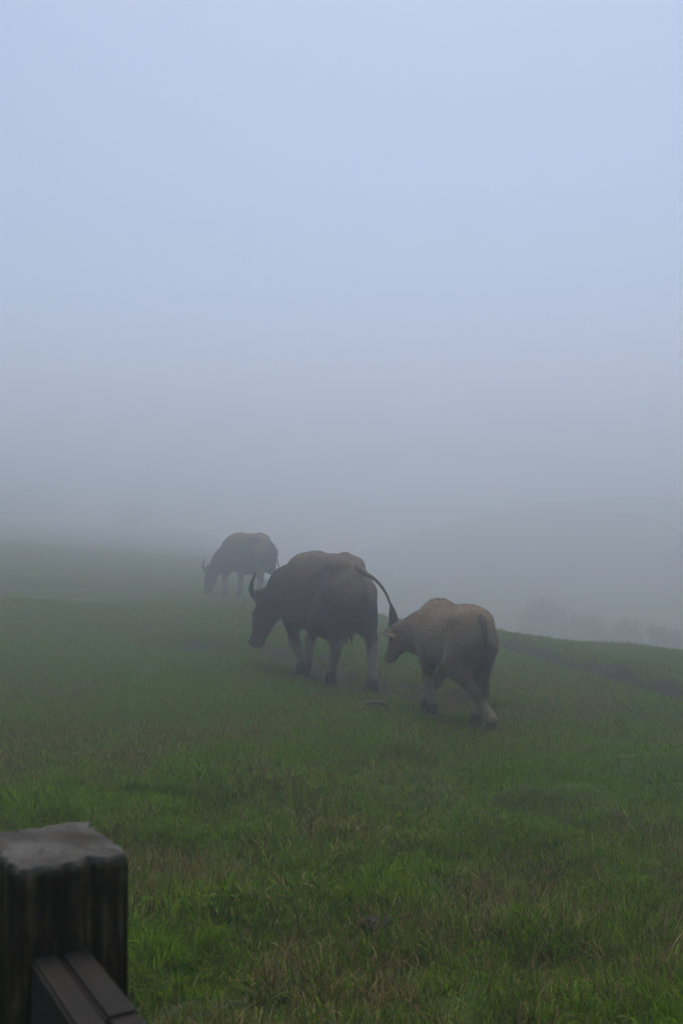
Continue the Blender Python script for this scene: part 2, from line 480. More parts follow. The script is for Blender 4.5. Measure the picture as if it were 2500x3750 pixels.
HOOVES = []
def make_buffalo(name, P):
    """P: pose and build; body axes: +x forward, +y left, +z up, feet on z = 0 (foot heights given per leg)"""
    sc = P['scale']
    root = empty(name, P['loc'], P['rz'])
    root.scale = (P.get('size', 1),) * 3
    F = Field(P['lo'], P['hi'], P.get('res', 0.015))
    F.trunk(P['x'], P['top'], P['bot'], P['wid'], P.get('pear', .16))
    for c, r in P['muscle']:
        for s in (-1, 1):
            F.ell((c[0], c[1] * s, c[2]), r, 0.09 * sc)
    # legs: every foot stands on the ground under it
    feet = []
    cz_, sz_ = math.cos(P['rz']), math.sin(P['rz']); sk = P.get('size', 1)
    legs = []
    for leg in P['legs']:
        pts = [np.array(q, float) for q in leg['pts']]
        wx = P['loc'][0] + sk * (cz_ * pts[-1][0] - sz_ * pts[-1][1]); wy = P['loc'][1] + sk * (sz_ * pts[-1][0] + cz_ * pts[-1][1])
        dz = (float(ground_z(wx, wy)) - P['loc'][2]) / sk + .008
        HOOVES.append((wx, wy))
        for q, w in zip(pts, (0, .15, .6, 1, 1)): q[2] += dz * w
        legs.append(dict(leg, pts=[tuple(q) for q in pts]))
    P = dict(P, legs=legs)
    for leg in P['legs']:
        pts, rad = leg['pts'], leg['rad']
        F.chain(pts[:3], rad[:3], 0.10 * sc, leg.get('flat'))
        F.chain(pts[2:], rad[2:], 0.035 * sc)
        feet.append(pts[-1])
    # neck
    F.chain(P['neck'], P['neck_r'], 0.12 * sc, ((0, 1, 0), P.get('neck_flat', .72)))
    # head frame
    o = np.array(P['poll'], float); d = np.array(P['muzzle'], float) - o; L = np.linalg.norm(d); d /= L
    fwd = np.array(P['brow'], float); fwd -= (fwd @ d) * d; fwd /= np.linalg.norm(fwd)      # forehead faces this way
    lat = np.cross(fwd, d)
    if lat @ np.array([0, 1, 0]) < 0: lat = -lat
    H = lambda a, b, c: tuple(o + d * a * L + fwd * b * L + lat * c * L)     # along head, out of forehead, to its left
    F.cone(H(.10, -.06, 0), H(.50, -.03, 0), .225 * L, .185 * L, .06 * sc, (tuple(lat), .92))
    F.cone(H(.45, -.02, 0), H(.88, -.02, 0), .185 * L, .135 * L, .05 * sc, (tuple(lat), .85))
    F.ell(H(.93, -.02, 0), (.10 * L, .13 * L, .15 * L), .04 * sc, (d, fwd, lat))
    F.cone(H(.28, -.26, 0), H(.82, -.13, 0), .14 * L, .085 * L, .06 * sc, (tuple(lat), .9))     # jaw
    for s in (-1, 1):
        F.ell(H(.36, .06, .15 * s), (.07 * L, .06 * L, .05 * L), .03 * sc, (d, fwd, lat))   # brow over the eye
    F.cone(H(.04, .06, -.16), H(.04, .06, .16), .12 * L, .12 * L, .06 * sc)                  # poll ridge between the horns
    Vb, Fb = F.mesh(3)
    # gentle muscle and skin undulation
    N = vert_normals(Vb, Fb)
    nz = np.sin(Vb[:, 0] * 19 + 2.1 * np.sin(Vb[:, 2] * 11)) * np.sin(Vb[:, 2] * 13 + Vb[:, 1] * 9)
    rib = np.sin(Vb[:, 0] * 52 + Vb[:, 2] * 10) * sstep(.0, .25, Vb[:, 0] + .35) * (1 - sstep(.15, .4, Vb[:, 0])) * sstep(.6 * sc, .8 * sc, Vb[:, 2])
    xr = Vb[:, 0] / sc
    fold = -np.exp(-((xr - .22 + .25 * (Vb[:, 2] / sc - .8)) / .035) ** 2) * sstep(.5, .7, Vb[:, 2] / sc)          # behind the shoulder
    fold = fold - np.exp(-((xr + .24 - .35 * (Vb[:, 2] / sc - .7)) / .04) ** 2) * sstep(.5, .62, Vb[:, 2] / sc) * (1 - sstep(.9, 1.1, Vb[:, 2] / sc))   # flank
    fold = fold + .6 * np.sin(xr * 60 + Vb[:, 2] / sc * 30) * sstep(.62, .75, xr) * (1 - sstep(.95, 1.1, xr))      # neck
    Vb = Vb + N * (0.006 * nz + 0.0008 * rib + 0.006 * fold)[:, None] * sc
    me = mesh_np('body', Vb, Fb)
    z = Vb[:, 2]
    head_d = np.linalg.norm(Vb - (o + d * L * .5), axis=1)
    neckness = sstep(P['x'][-1] - .25 * sc, P['x'][-1] + .15 * sc, Vb[:, 0])
    wob = .05 * np.sin(Vb[:, 0] * 31 + Vb[:, 1] * 17)
    sock = np.zeros(len(Vb))
    for leg in P['legs']:
        p = np.array(leg['pts'][-1]); q = np.array(leg['pts'][-3]); h1 = q[2] + leg.get('sock_up', 0.02)
        dd = np.hypot(Vb[:, 0] - (p[0] + q[0]) / 2, Vb[:, 1] - (p[1] + q[1]) / 2)
        w = (1 - sstep(h1 - .06 * sc, h1 + .07 * sc, z + wob)) * (1 - sstep(.15 * sc, .22 * sc, dd)) * (dd < .25)
        sock = np.maximum(sock, w * leg.get('sock', .85))
    hoofz = np.zeros(len(Vb))
    for f in feet: hoofz = np.maximum(hoofz, (1 - sstep(.045 * sc, .075 * sc, z - f[2])) * (np.hypot(Vb[:, 0] - f[0], Vb[:, 1] - f[1]) < .14 * sc))
    fattr(me, 'sock', np.clip(sock * (1 - .75 * hoofz), 0, 1))
    ttop = hermite(P['x'], P['top'], np.clip(Vb[:, 0], P['x'][0], P['x'][-1]))
    back = sstep(-.36 * sc, .0, z - ttop + .08 * np.sin(Vb[:, 0] * 7)) * (1 - neckness) * P.get('dust', .8)
    fattr(me, 'back', back)
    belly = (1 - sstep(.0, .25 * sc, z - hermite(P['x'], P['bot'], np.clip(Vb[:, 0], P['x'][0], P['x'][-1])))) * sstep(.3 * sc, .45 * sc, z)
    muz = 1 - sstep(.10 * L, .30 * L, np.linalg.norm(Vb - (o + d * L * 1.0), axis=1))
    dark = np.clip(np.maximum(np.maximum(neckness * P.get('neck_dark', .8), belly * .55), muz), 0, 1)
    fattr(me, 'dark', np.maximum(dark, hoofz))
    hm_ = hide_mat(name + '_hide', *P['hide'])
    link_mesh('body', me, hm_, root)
    # hooves: two claws each
    for k, f in enumerate(feet):
        leg = P['legs'][k]; rr = leg['rad'][-1]
        fx = leg.get('toe', (1, 0))
        bm = bmesh.new()
        for s in (-1, 1):
            rings = []
            for (zz, rx, ry, off) in ((-.075, 1.18, .56, .26), (-.055, 1.14, .55, .22), (.0, .98, .52, .10), (.035, .8, .46, 0)):
                ring = []
                for j in range(10):
                    a = 2 * math.pi * j / 10
                    lx = math.cos(a) * rr * rx + off * rr; ly = math.sin(a) * rr * ry + s * rr * .56
                    ring.append(bm.verts.new((f[0] + fx[0] * lx - fx[1] * ly, f[1] + fx[1] * lx + fx[0] * ly, f[2] + zz * sc)))
                rings.append(ring)
            for a, b in zip(rings[:-1], rings[1:]):
                for j in range(10): bm.faces.new((a[j], a[(j + 1) % 10], b[(j + 1) % 10], b[j]))
            bm.faces.new(rings[0][::-1]); bm.faces.new(rings[-1])
        me = bpy.data.meshes.new('hoof'); bm.to_mesh(me); bm.free()
        link_mesh('hoof', me, hoof_m.m, root)
    # horns
    for s in (-1, 1):
        pts = [H(a, b, c * s) for a, b, c in P['horn']]
        tube('horn', pts, [r * L for r in P['horn_r']], horn_m.m, root, 10, .75)
    # ears: leaf-shaped cupped shells
    for s in (-1, 1):
        base = np.array(H(.10, -.05, .20 * s)); tip = np.array(H(*[v * (s if i == 2 else 1) for i, v in enumerate(P['ear'])]))
        ax = tip - base; el = np.linalg.norm(ax); ax /= el
        side = np.cross(ax, d + fwd * .3); side /= np.linalg.norm(side); nn = np.cross(ax, side)
        bm = bmesh.new(); rows = []
        for i in range(9):
            t = i / 8; w = el * .30 * math.sin(math.pi * min(1, .16 + .84 * t) ** .8) + .004
            row = []
            for j in range(12):
                a = 2 * math.pi * j / 12
                u = math.cos(a); v = math.sin(a)
                p = base + ax * el * t + side * w * u + nn * (w * (.28 * v + .45 * (u * u - .5)))
                row.append(bm.verts.new(p))
            rows.append(row)
        for a, b in zip(rows[:-1], rows[1:]):
            for j in range(12): bm.faces.new((a[j], a[(j + 1) % 12], b[(j + 1) % 12], b[j]))
        bm.faces.new(rows[0][::-1]); bm.faces.new(rows[-1])
        me = bpy.data.meshes.new('ear'); bm.to_mesh(me); bm.free()
        for a_, v_ in (('sock', .12), ('back', 0), ('dark', .5)): fattr(me, a_, np.full(len(me.vertices), v_))
        link_mesh('ear', me, hm_, root)
    for s in (-1, 1):
        bm = bmesh.new(); bmesh.ops.create_uvsphere(bm, u_segments=12, v_segments=8, radius=.045 * L)
        bmesh.ops.translate(bm, vec=H(.38, .045, .185 * s), verts=bm.verts)
        me = bpy.data.meshes.new('eye'); bm.to_mesh(me); bm.free(); link_mesh('eye', me, eye_m.m, root)
        bm = bmesh.new(); bmesh.ops.create_uvsphere(bm, u_segments=10, v_segments=6, radius=.026 * L)
        bmesh.ops.translate(bm, vec=H(.98, .07, .07 * s), verts=bm.verts)
        me = bpy.data.meshes.new('nostril'); bm.to_mesh(me); bm.free(); link_mesh('nostril', me, eye_m.m, root)
    # tail and tuft
    tl = tube('tail', P['tail'], P['tail_r'], hm_, root, 10)
    for a_, v_ in (('sock', 0), ('back', .2), ('dark', P.get('tail_dark', .7))): fattr(tl.data, a_, np.full(len(tl.data.vertices), v_))
    T = np.array(P['tuft'], float)
    hairs(root if False else tl, 'tail_tuft', T, P['tuft_r'], P.get('tuft_n', 900), P.get('tuft_len', .16), dark_hair.m)
    # coat
    if P.get('coat_n'):
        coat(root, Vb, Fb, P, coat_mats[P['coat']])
    if 'udder' in P:
        c, r = P['udder']
        G = Field(np.array(c) - .2, np.array(c) + .2, .01)
        G.ell(c, r, .02)
        for a in (-1, 1):
            for b in (-1, 1):
                G.cone((c[0] + a * .05, c[1] + b * .05, c[2] - r[2] * .7), (c[0] + a * .055, c[1] + b * .055, c[2] - r[2] - .055), .020, .013, .02)
        Vu, Fu = G.mesh(2)
        link_mesh('udder', mesh_np('udder', Vu, Fu), udder_m.m, root)
    tag(root, P['label'], 'water buffalo', None)
    return root

def strands(V0, D, ln, w, sag, r):
    """thin tapering strands as 2-segment ribbons: roots V0, directions D"""
    n = len(V0)
    side = np.cross(D, r.normal(size=(n, 3))); side /= np.maximum(np.linalg.norm(side, axis=1), 1e-6)[:, None]
    mid = V0 + D * (ln * .55)[:, None]
    tip = V0 + D * ln[:, None] + sag * ln[:, None]
    V = np.stack([V0 - side * w, V0 + side * w, mid + side * w * .75, mid - side * w * .75, tip], 1).reshape(-1, 3)
    b = np.arange(n) * 5
    F = np.concatenate([np.stack([b, b + 1, b + 2], 1), np.stack([b, b + 2, b + 3], 1), np.stack([b + 3, b + 2, b + 4], 1)])
    return V, F

def hairs(parent, name, T, rad, n, ln, mat):
    r = np.random.default_rng(5)
    t = r.random(n) * (len(T) - 1); k = np.arange(len(T))
    Q = np.stack([hermite(k, T[:, i], t) for i in range(3)], 1)
    Q2 = np.stack([hermite(k, T[:, i], np.minimum(t + .1, len(T) - 1)) for i in range(3)], 1)
    dirn = Q2 - Q + np.array(T[-1] - T[-2]) * .05; dirn /= np.linalg.norm(dirn, axis=1)[:, None]
    off = r.normal(size=(n, 3)); off -= (off * dirn).sum(1)[:, None] * dirn; off /= np.linalg.norm(off, axis=1)[:, None]
    rr = np.interp(t, k, rad) * np.sqrt(r.random(n))
    D = dirn + off * r.normal(0.12, .12, n)[:, None]; D /= np.linalg.norm(D, axis=1)[:, None]
    V, F = strands(Q + off * rr[:, None] * .9, D, ln * (.5 + .7 * r.random(n)), .0028, np.array([0, 0, -.12]), r)
    link_mesh(name, mesh_np(name, V, F), mat, parent, smooth=False)

def coat(root, Vb, Fb, P, mat):
    r = np.random.default_rng(9)
    n = P['coat_n']; sc = P['scale']
    A = np.linalg.norm(np.cross(Vb[Fb[:, 2]] - Vb[Fb[:, 0]], Vb[Fb[:, 3]] - Vb[Fb[:, 1]]), axis=1) / 2
    fc = Vb[Fb].mean(1)
    wgt = A * sstep(.25 * sc, .5 * sc, fc[:, 2]) 
    fi = r.choice(len(Fb), n, p=wgt / wgt.sum())
    a, b = r.random(n)[:, None], r.random(n)[:, None]
    q = Vb[Fb[fi]]
    p = (q[:, 0] * (1 - a) + q[:, 1] * a) * (1 - b) + (q[:, 3] * (1 - a) + q[:, 2] * a) * b
    N = vert_normals(Vb, Fb)[Fb[fi]].mean(1); N /= np.linalg.norm(N, axis=1)[:, None]
    flow = np.array([-.8, 0, -.75]) + r.normal(0, .38, (n, 3))
    flow -= (flow * N).sum(1)[:, None] * N; flow /= np.maximum(np.linalg.norm(flow, axis=1), 1e-5)[:, None]
    lift = r.uniform(.25, .7, n)[:, None] * P.get('lift', 1)
    D = flow + N * lift; D /= np.linalg.norm(D, axis=1)[:, None]
    # ridge of longer hair over the withers and along the spine
    ridge = np.exp(-((p[:, 1]) / (.07 * sc)) ** 2) * sstep(-.2, .15, p[:, 0]) * sstep(0.2, .8, N[:, 2])
    ln = P['coat_len'] * r.uniform(.5, 1.2, n) * (1 + P.get('ridge', .6) * ridge)
    V, F = strands(p - N * .004, D, ln, P.get('coat_w', .0022), np.array([0, 0, -.08]), r)
    me = mesh_np('coat_hair', V, F)
    fattr(me, 'rnd', np.repeat(r.random(n), 5))
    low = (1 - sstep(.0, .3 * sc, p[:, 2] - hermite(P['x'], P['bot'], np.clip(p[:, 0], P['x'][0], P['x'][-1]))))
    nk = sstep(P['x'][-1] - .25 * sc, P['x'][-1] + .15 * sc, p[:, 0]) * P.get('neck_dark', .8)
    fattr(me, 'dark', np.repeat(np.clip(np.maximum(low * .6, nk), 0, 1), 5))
    link_mesh('coat_hair', me, mat, root, smooth=False)

dark_hair = Mat('dark_hair', .7, .3); dark_hair.col((.014, .012, .011))
udder_m = Mat('udder_skin', .7, .3); udder_m.col((.14, .085, .07))
def hair_mat(name, a, b, dark):
    m = Mat(name, .75, .25)
    m.col(m.mix(m.attr('dark'), m.mix(m.attr('rnd'), a, b), dark))
    return m.m
coat_mats = {'cow': hair_mat('cow_coat', (.060, .047, .035), (.145, .110, .070), (.020, .017, .015)),
             'calf': hair_mat('calf_coat', (.155, .106, .062), (.31, .222, .130), (.060, .044, .031))}

HORN = [(.06, .06, .17), (.03, .07, .31), (-.07, .07, .42), (-.21, .08, .46), (-.36, .10, .44), (-.50, .13, .40)]
HORN_R = [.095, .088, .074, .056, .034, .006]
SIDE = (0, 1, 0)
def hind(hip, stifle, hock, fet, foot, k=1.0, **kw):
    return dict(pts=[hip, stifle, hock, fet, foot], rad=[.155 * k, .120 * k, .062 * k, .048 * k, .056 * k], flat=(SIDE, .8), **kw)
def fore(sh, elb, carp, fet, foot, k=1.0, **kw):
    return dict(pts=[sh, elb, carp, fet, foot], rad=[.14 * k, .108 * k, .062 * k, .048 * k, .056 * k], flat=(SIDE, .75), **kw)

ADULT_X = [-.79, -.74, -.65, -.52, -.41, -.22, .00, .20, .38, .53, .64, .72]
ADULT_TOP = [1.00, 1.11, 1.20, 1.305, 1.385, 1.365, 1.37, 1.385, 1.375, 1.30, 1.20, 1.08]
ADULT_BOT = [.90, .78, .70, .64, .58, .51, .49, .51, .57, .63, .70, .84]
ADULT_W = [.045, .085, .115, .15, .19, .238, .262, .255, .23, .195, .16, .08]
ADULT_MUS = [((-.45, .125, .93), (.22, .10, .29)), ((.38, .16, .95), (.15, .09, .29)), ((-.42, .12, 1.26), (.07, .04, .04)), ((.0, .11, .83), (.36, .15, .26))]
FZ = 0.075        # height of the foot joint above the ground

def world_xy(u, d): return ((u - 1250) / 3646 * d, d)

# -- middle buffalo, walking away to the left, head down
loc = (-0.16, 10.62)
gz = float(ground_z(*loc))
mid = dict(scale=1.0, loc=(loc[0], loc[1], gz), rz=R(180 - 59), lo=(-1.05, -.62, -.05), hi=(1.75, .62, 1.5),
    x=ADULT_X, top=ADULT_TOP, bot=ADULT_BOT, wid=ADULT_W, muscle=ADULT_MUS,
    legs=[fore((.43, .19, .90), (.40, .20, .66), (.48, .13, .37), (.48, .03, .15), (.50, .025, FZ)),
          fore((.43, -.19, .90), (.42, -.19, .66), (.62, -.15, .38), (.62, -.12, .15), (.64, -.115, FZ)),
          hind((-.45, .16, .95), (-.24, .20, .68), (-.43, .13, .43), (-.25, .08, .15), (-.23, .08, FZ)),
          hind((-.48, -.16, .95), (-.48, -.19, .70), (-.71, -.13, .44), (-.80, -.07, .15), (-.79, -.07, FZ))],
    neck=[(.50, .02, 1.02), (.80, .06, .92), (1.03, .10, .79)], neck_r=[.29, .25, .20],
    poll=(1.12, .12, .85), muzzle=(1.32, .20, .27), brow=(1, .12, .35),
    horn=[tuple(.88 * v for v in h) for h in HORN], horn_r=[.85 * v for v in HORN_R], ear=(-.20, -.22, .46),
    tail=[(-.58, 0, 1.23), (-.73, -.01, 1.185), (-.86, -.05, 1.13), (-.98, -.09, 1.02), (-1.06, -.11, .88), (-1.085, -.12, .75)], tail_r=[.034, .024, .017, .013, .011, .008],
    tuft=[(-1.06, -.11, .90), (-1.08, -.12, .81), (-1.09, -.12, .73)], tuft_r=[.008, .034, .018], tuft_len=.11, tuft_n=1500,
    hide=((.046, .038, .033), (.24, .205, .165), (.015, .014, .014), (.165, .120, .076)), dust=1.0,
    coat='cow', coat_n=14000, coat_len=.026, coat_w=.0015, ridge=.4,
    udder=((-.33, -.03, .565), (.12, .10, .075)),
    tail_dark=.35,
    label='big dark horned buffalo in the middle, head down, tail swung out to the right')
make_buffalo('water_buffalo', mid)

# -- far buffalo, fading into the fog
loc = (-2.07, 22.0)
gz = float(ground_z(*loc))
far = dict(mid, size=1.05, loc=(loc[0], loc[1], gz), rz=R(180 - 42), res=.02,
    legs=[fore((.45, .20, .90), (.42, .21, .66), (.50, .18, .37), (.48, .16, .15), (.50, .16, FZ)),
          fore((.45, -.20, .90), (.40, -.20, .66), (.40, -.17, .38), (.38, -.15, .15), (.40, -.15, FZ)),
          hind((-.50, .19, .95), (-.38, .24, .68), (-.60, .18, .43), (-.50, .16, .15), (-.48, .16, FZ)),
          hind((-.52, -.19, .95), (-.42, -.23, .70), (-.70, -.17, .44), (-.72, -.15, .15), (-.70, -.15, FZ))],
    neck=[(.50, .02, .96), (.77, .05, .77), (.97, .10, .56)], neck_r=[.27, .21, .165],
    poll=(1.03, .13, .57), muzzle=(1.12, .17, .04), brow=(1, .1, .2),
    tail=[(-.66, 0, 1.19), (-.80, 0, 1.10), (-.84, -.02, .92), (-.86, -.05, .74), (-.90, -.08, .60), (-.93, -.10, .52)],
    tuft=[(-.88, -.06, .66), (-.91, -.085, .56), (-.94, -.10, .46)], coat_n=0,
    label='farthest dark buffalo grazing alone, fading into the fog')
make_buffalo('water_buffalo', far)

# -- calf following behind
loc = (0.955, 8.45)
gz = float(ground_z(*loc))
k = .74
calf = dict(scale=k, loc=(loc[0], loc[1], gz), rz=R(180 - 71), lo=(-.85, -.5, -.05), hi=(1.35, .5, 1.15), res=.012,
    x=[-.56, -.52, -.45, -.34, -.22, -.06, .10, .26, .38, .47, .54],
    top=[.80, .915, .985, 1.015, 1.01, .99, .975, .965, .94, .89, .79],
    bot=[.67, .60, .545, .505, .48, .46, .455, .46, .485, .53, .62],
    wid=[.04, .085, .115, .138, .165, .20, .212, .19, .16, .125, .06],
    muscle=[((-.33, .10, .72), (.17, .08, .21)), ((.29, .12, .73), (.12, .07, .20)), ((-.30, .13, .885), (.07, .04, .05)), ((.27, 0, .915), (.16, .06, .07))],
    legs=[fore((.28, .12, .70), (.25, .13, .52), (.36, .08, .29), (.37, .04, .11), (.385, .04, .056), .80, sock=.75),
          fore((.28, -.12, .70), (.27, -.13, .52), (.44, -.06, .30), (.54, .015, .12), (.56, .02, .060), .80, sock=.4),
          hind((-.36, .10, .70), (-.30, .15, .52), (-.53, .08, .33), (-.65, -.01, .11), (-.64, -.01, .056), .82, sock=.42, sock_up=-.06),
          hind((-.34, -.10, .70), (-.20, -.14, .52), (-.36, -.08, .32), (-.33, -.04, .11), (-.315, -.04, .056), .82, sock=.55, sock_up=-.04)],
    neck=[(.36, .02, .76), (.58, .07, .69), (.73, .12, .66)], neck_r=[.205, .175, .145], neck_flat=.75,
    poll=(.79, .15, .715), muzzle=(.97, .215, .41), brow=(.8, .1, .6),
    horn=[(.08, .10, .16), (.04, .14, .25), (-.01, .17, .31), (-.06, .18, .33)], horn_r=[.06, .055, .04, .012],
    ear=(.04, -.20, .66),
    tail=[(-.42, 0, .945), (-.52, .005, .905), (-.595, .01, .79), (-.62, .015, .62), (-.61, .02, .50), (-.61, .02, .44)], tail_r=[.032, .030, .023, .019, .017, .012],
    tuft=[(-.62, .018, .64), (-.61, .02, .52), (-.61, .02, .38)], tuft_r=[.012, .026, .012], tuft_len=.09, tuft_n=700, tail_dark=1.0,
    hide=((.160, .108, .063), (.38, .315, .24), (.045, .033, .024), (.255, .178, .102)), dust=.85, neck_dark=.45,
    coat='calf', coat_n=26000, coat_len=.026, coat_w=.0014, ridge=1.1, lift=1.1,
    label='smaller brown woolly calf following the big buffalo, nearest of the three')
make_buffalo('water_buffalo', calf)
#ANIMALS_END

# ------------------------------------------------------------------ fence post and rail
K = 0.45
PA, PB, PC = (np.array(p) * K for p in ((-.950, 2.915), (-.640, 3.075), (-.870, 3.43)))
PD = PA + PC - PB
wood = Mat('weathered_wood', 0.95, 0.04)
c = wood.coord()
mp = wood.n('ShaderNodeMapping'); mp.inputs['Scale'].default_value = (1, 1, .06); wood.l(c, mp.inputs['Vector'])
w1 = wood.noise(mp.outputs[0], 60, 6, .65); w2 = wood.noise(c, 14, 5); w3 = wood.noise(c, 110, 4, .7)
side_c = wood.ramp(w1, [(.3, (.007, .005, .003)), (.5, (.028, .021, .013)), (.70, (.13, .10, .066))])
side_c = wood.mix(wood.ramp(w2, [(.45, (0, 0, 0)), (.7, (1, 1, 1))]), side_c, (.012, .010, .007))
top_c = wood.ramp(w2, [(.3, (.062, .056, .047)), (.55, (.105, .096, .084)), (.75, (.150, .140, .124))])
top_c = wood.mix(wood.ramp(w3, [(.5, (0, 0, 0)), (.75, (.6, .6, .6))]), top_c, (.055, .048, .03))
geo = wood.n('ShaderNodeNewGeometry'); sep = wood.n('ShaderNodeSeparateXYZ'); wood.l(geo.outputs['True Normal'], sep.inputs[0])
wood.col(wood.mix(wood.attr('endgrain'), side_c, top_c))
bsum = wood.n('ShaderNodeMath', operation='ADD'); wood.l(w1, bsum.inputs[0]); wood.l(w3, bsum.inputs[1])
wood.bump(bsum.outputs[0], .9, .008)
fence = empty('wooden_fence', (float((PA + PC)[0] / 2), float((PA + PC)[1] / 2), float(ground_z(*(PA + PC) / 2))))
fz = fence.location.z
def ring_post(quad, z0, z1, name, ir=.006, seed=1):
    """square timber with worn corners, vertical cracks and an uneven top"""
    r = np.random.default_rng(seed)
    q = np.array(quad) - np.array(fence.location)[:2]
    per = []          # outline points with small corner radius
    for i in range(4):
        a, b = q[i], q[(i + 1) % 4]; L = np.linalg.norm(b - a); d = (b - a) / L
        for t in np.linspace(ir, L - ir, 15): per.append((a + d * t, np.array([d[1], -d[0]])))
        n = q[(i + 2) % 4]; d2 = (n - b) / np.linalg.norm(n - b); mid_ = b - d * ir * .35 + d2 * ir * .35
        nn = np.array([d[1], -d[0]]) + np.array([d2[1], -d2[0]]); per.append((mid_, nn / np.linalg.norm(nn)))
    n = len(per); cen = q.mean(0)
    crack = np.zeros(n)
    for _ in range(14): crack[r.integers(0, n)] = r.uniform(.003, .010)
    crack[9] = .012
    zs = [z0, z0 + .3, z0 + .6] + list(np.linspace(z1 - .5, z1 - .014, 14)) + [z1 - .006, z1]
    V = []; eg = []
    for k_, z in enumerate(zs):
        for j, (p, nn) in enumerate(per):
            dep = crack[j] * (1 if z > z1 - .42 else .5) + .0025 * math.sin(j * 1.7 + z * 9) + .0006 * r.normal()
            ins = {len(zs) - 1: .005, len(zs) - 2: .0015}.get(k_, 0)
            pp = p - nn * dep + (cen - p) / np.linalg.norm(cen - p) * ins
            V.append((pp[0], pp[1], z - fz + (0.0008 * r.normal() if k_ >= len(zs) - 2 else 0))); eg.append(1.0 if k_ == len(zs) - 1 else (.55 if k_ == len(zs) - 2 else 0))
    # top disc: inner rings
    base = (len(zs) - 1) * n; F = []
    for k_ in range(len(zs) - 1):
        for j in range(n): F.append((k_ * n + j, k_ * n + (j + 1) % n, (k_ + 1) * n + (j + 1) % n, (k_ + 1) * n + j))
    last = base
    for s in (.75, .5, .25):
        st = len(V)
        for j, (p, nn) in enumerate(per):
            pp = cen + (p - cen) * s; V.append((pp[0], pp[1], z1 - fz + .003 + .0008 * r.normal())); eg.append(1)
        for j in range(n): F.append((last + j, last + (j + 1) % n, st + (j + 1) % n, st + j))
        last = st
    me = bpy.data.meshes.new(name); me.from_pydata(V, [], F + [tuple(last + j for j in range(n))]); me.update()
    fattr(me, 'endgrain', eg)
    return link_mesh(name, me, wood.m, fence, smooth=False)
ZT = 1.6 - K
ring_post([PA, PB, PC, PD], fz - .15, ZT, 'post')
ab = (PB - PA) / np.linalg.norm(PB - PA); out = np.array([ab[1], -ab[0]]); AB = np.linalg.norm(PB - PA)

rail_m = Mat('rail_wood', .8, .12)
c = rail_m.coord()
mp = rail_m.n('ShaderNodeMapping'); mp.inputs['Scale'].default_value = (1, .06, 1); rail_m.l(c, mp.inputs['Vector'])
w1 = rail_m.noise(mp.outputs[0], 70, 6, .65); w2 = rail_m.noise(c, 12, 5)
rail_m.col(rail_m.mix(w2, rail_m.ramp(w1, [(.3, (.012, .010, .008)), (.55, (.026, .022, .018)), (.8, (.055, .046, .037))]), (.022, .019, .016)))
rail_m.bump(w1, .5, .004)
ra_ = math.atan2(out[1], out[0]) + R(3.5); rout = np.array([math.cos(ra_), math.sin(ra_)]); rab = np.array([-rout[1], rout[0]])
def plank(s0, s1, t0, t1, z1, th):
    """board lying out from the post's front face: s across (fraction of the face), t along"""
    bm = bmesh.new(); bmesh.ops.create_cube(bm, size=1)
    bmesh.ops.scale(bm, vec=((s1 - s0) * AB, t1 - t0, th), verts=bm.verts)
    bmesh.ops.bevel(bm, geom=bm.edges[:], offset=.004, segments=2, affect='EDGES')
    me = bpy.data.meshes.new('rail'); bm.to_mesh(me); bm.free()
    o = link_mesh('rail', me, rail_m.m, fence, smooth=False)
    pc = PA + ab * AB * .37 + rab * AB * ((s0 + s1) / 2 - .37) + rout * (t0 + t1) / 2
    o.location = (pc[0] - fence.location.x, pc[1] - fence.location.y, z1 - th / 2 - fz)
    o.rotation_euler = (0, 0, ra_ - math.pi / 2)
zr = 1.6 - 1.262 * K
plank(.13, .355, -.02, 1.75, zr, .10)
plank(.375, .63, -.02, .20, zr - .002, .10)
plank(.375, .63, .203, 1.75, zr - .003, .10)
tag(fence, 'dark weathered wooden post and rail close by at the lower left', 'fence')

# ------------------------------------------------------------------ stone and dung in the grass
def lump(name, x, y, r, sx, sz, seed, mat, label, cat, sink=.35, group=None):
    bm = bmesh.new(); bmesh.ops.create_icosphere(bm, subdivisions=4, radius=1)
    o3 = Vector((seed * 3.1, seed * 1.7, seed * .9))
    from mathutils import noise as mn
    for v in bm.verts:
        p = v.co * 1.3 + o3
        f = 1 + .38 * mn.noise(p) + .18 * mn.noise(p * 2.4) + .08 * mn.noise(p * 6)
        v.co = Vector((v.co.x * f * r * sx, v.co.y * f * r, v.co.z * f * r * sz))
    me = bpy.data.meshes.new(name); bm.to_mesh(me); bm.free()
    o = link_mesh(name, me, mat, None)
    o.location = (x, y, float(ground_z(x, y)) + r * sz * (1 - 2 * sink))
    tag(o, label, cat, group)
st = Mat('grey_stone', .9, .2); c = st.coord(); s1 = st.noise(c, 14, 6, .65); s2 = st.noise(c, 70, 4)
st.col(st.mix(s2, st.ramp(s1, [(.3, (.022, .019, .016)), (.6, (.045, .039, .033)), (.8, (.08, .071, .06))]), (.028, .024, .02))); st.bump(s1, .6, .02)
dg = Mat('dung', .95, .1); s1 = dg.noise(dg.coord(), 30, 5, .7); dg.col(dg.ramp(s1, [(.3, (.02, .015, .010)), (.7, (.075, .055, .036))])); dg.bump(s1, .9, .02)
dg2 = Mat('dry_dung', .95, .1); s1 = dg2.noise(dg2.coord(), 30, 5, .7); dg2.col(dg2.ramp(s1, [(.3, (.045, .035, .026)), (.7, (.12, .097, .075))])); dg2.bump(s1, .9, .02)
def plan(u, v):
    d = 5834 / (v - 1935); return ((u - 1250) / 3646 * d, d)
x, y = plan(1385, 3390); lump('stone', x, y, .052, 1.35, .6, 3, st.m, 'grey stone half sunk in the near grass', 'stone', .36)
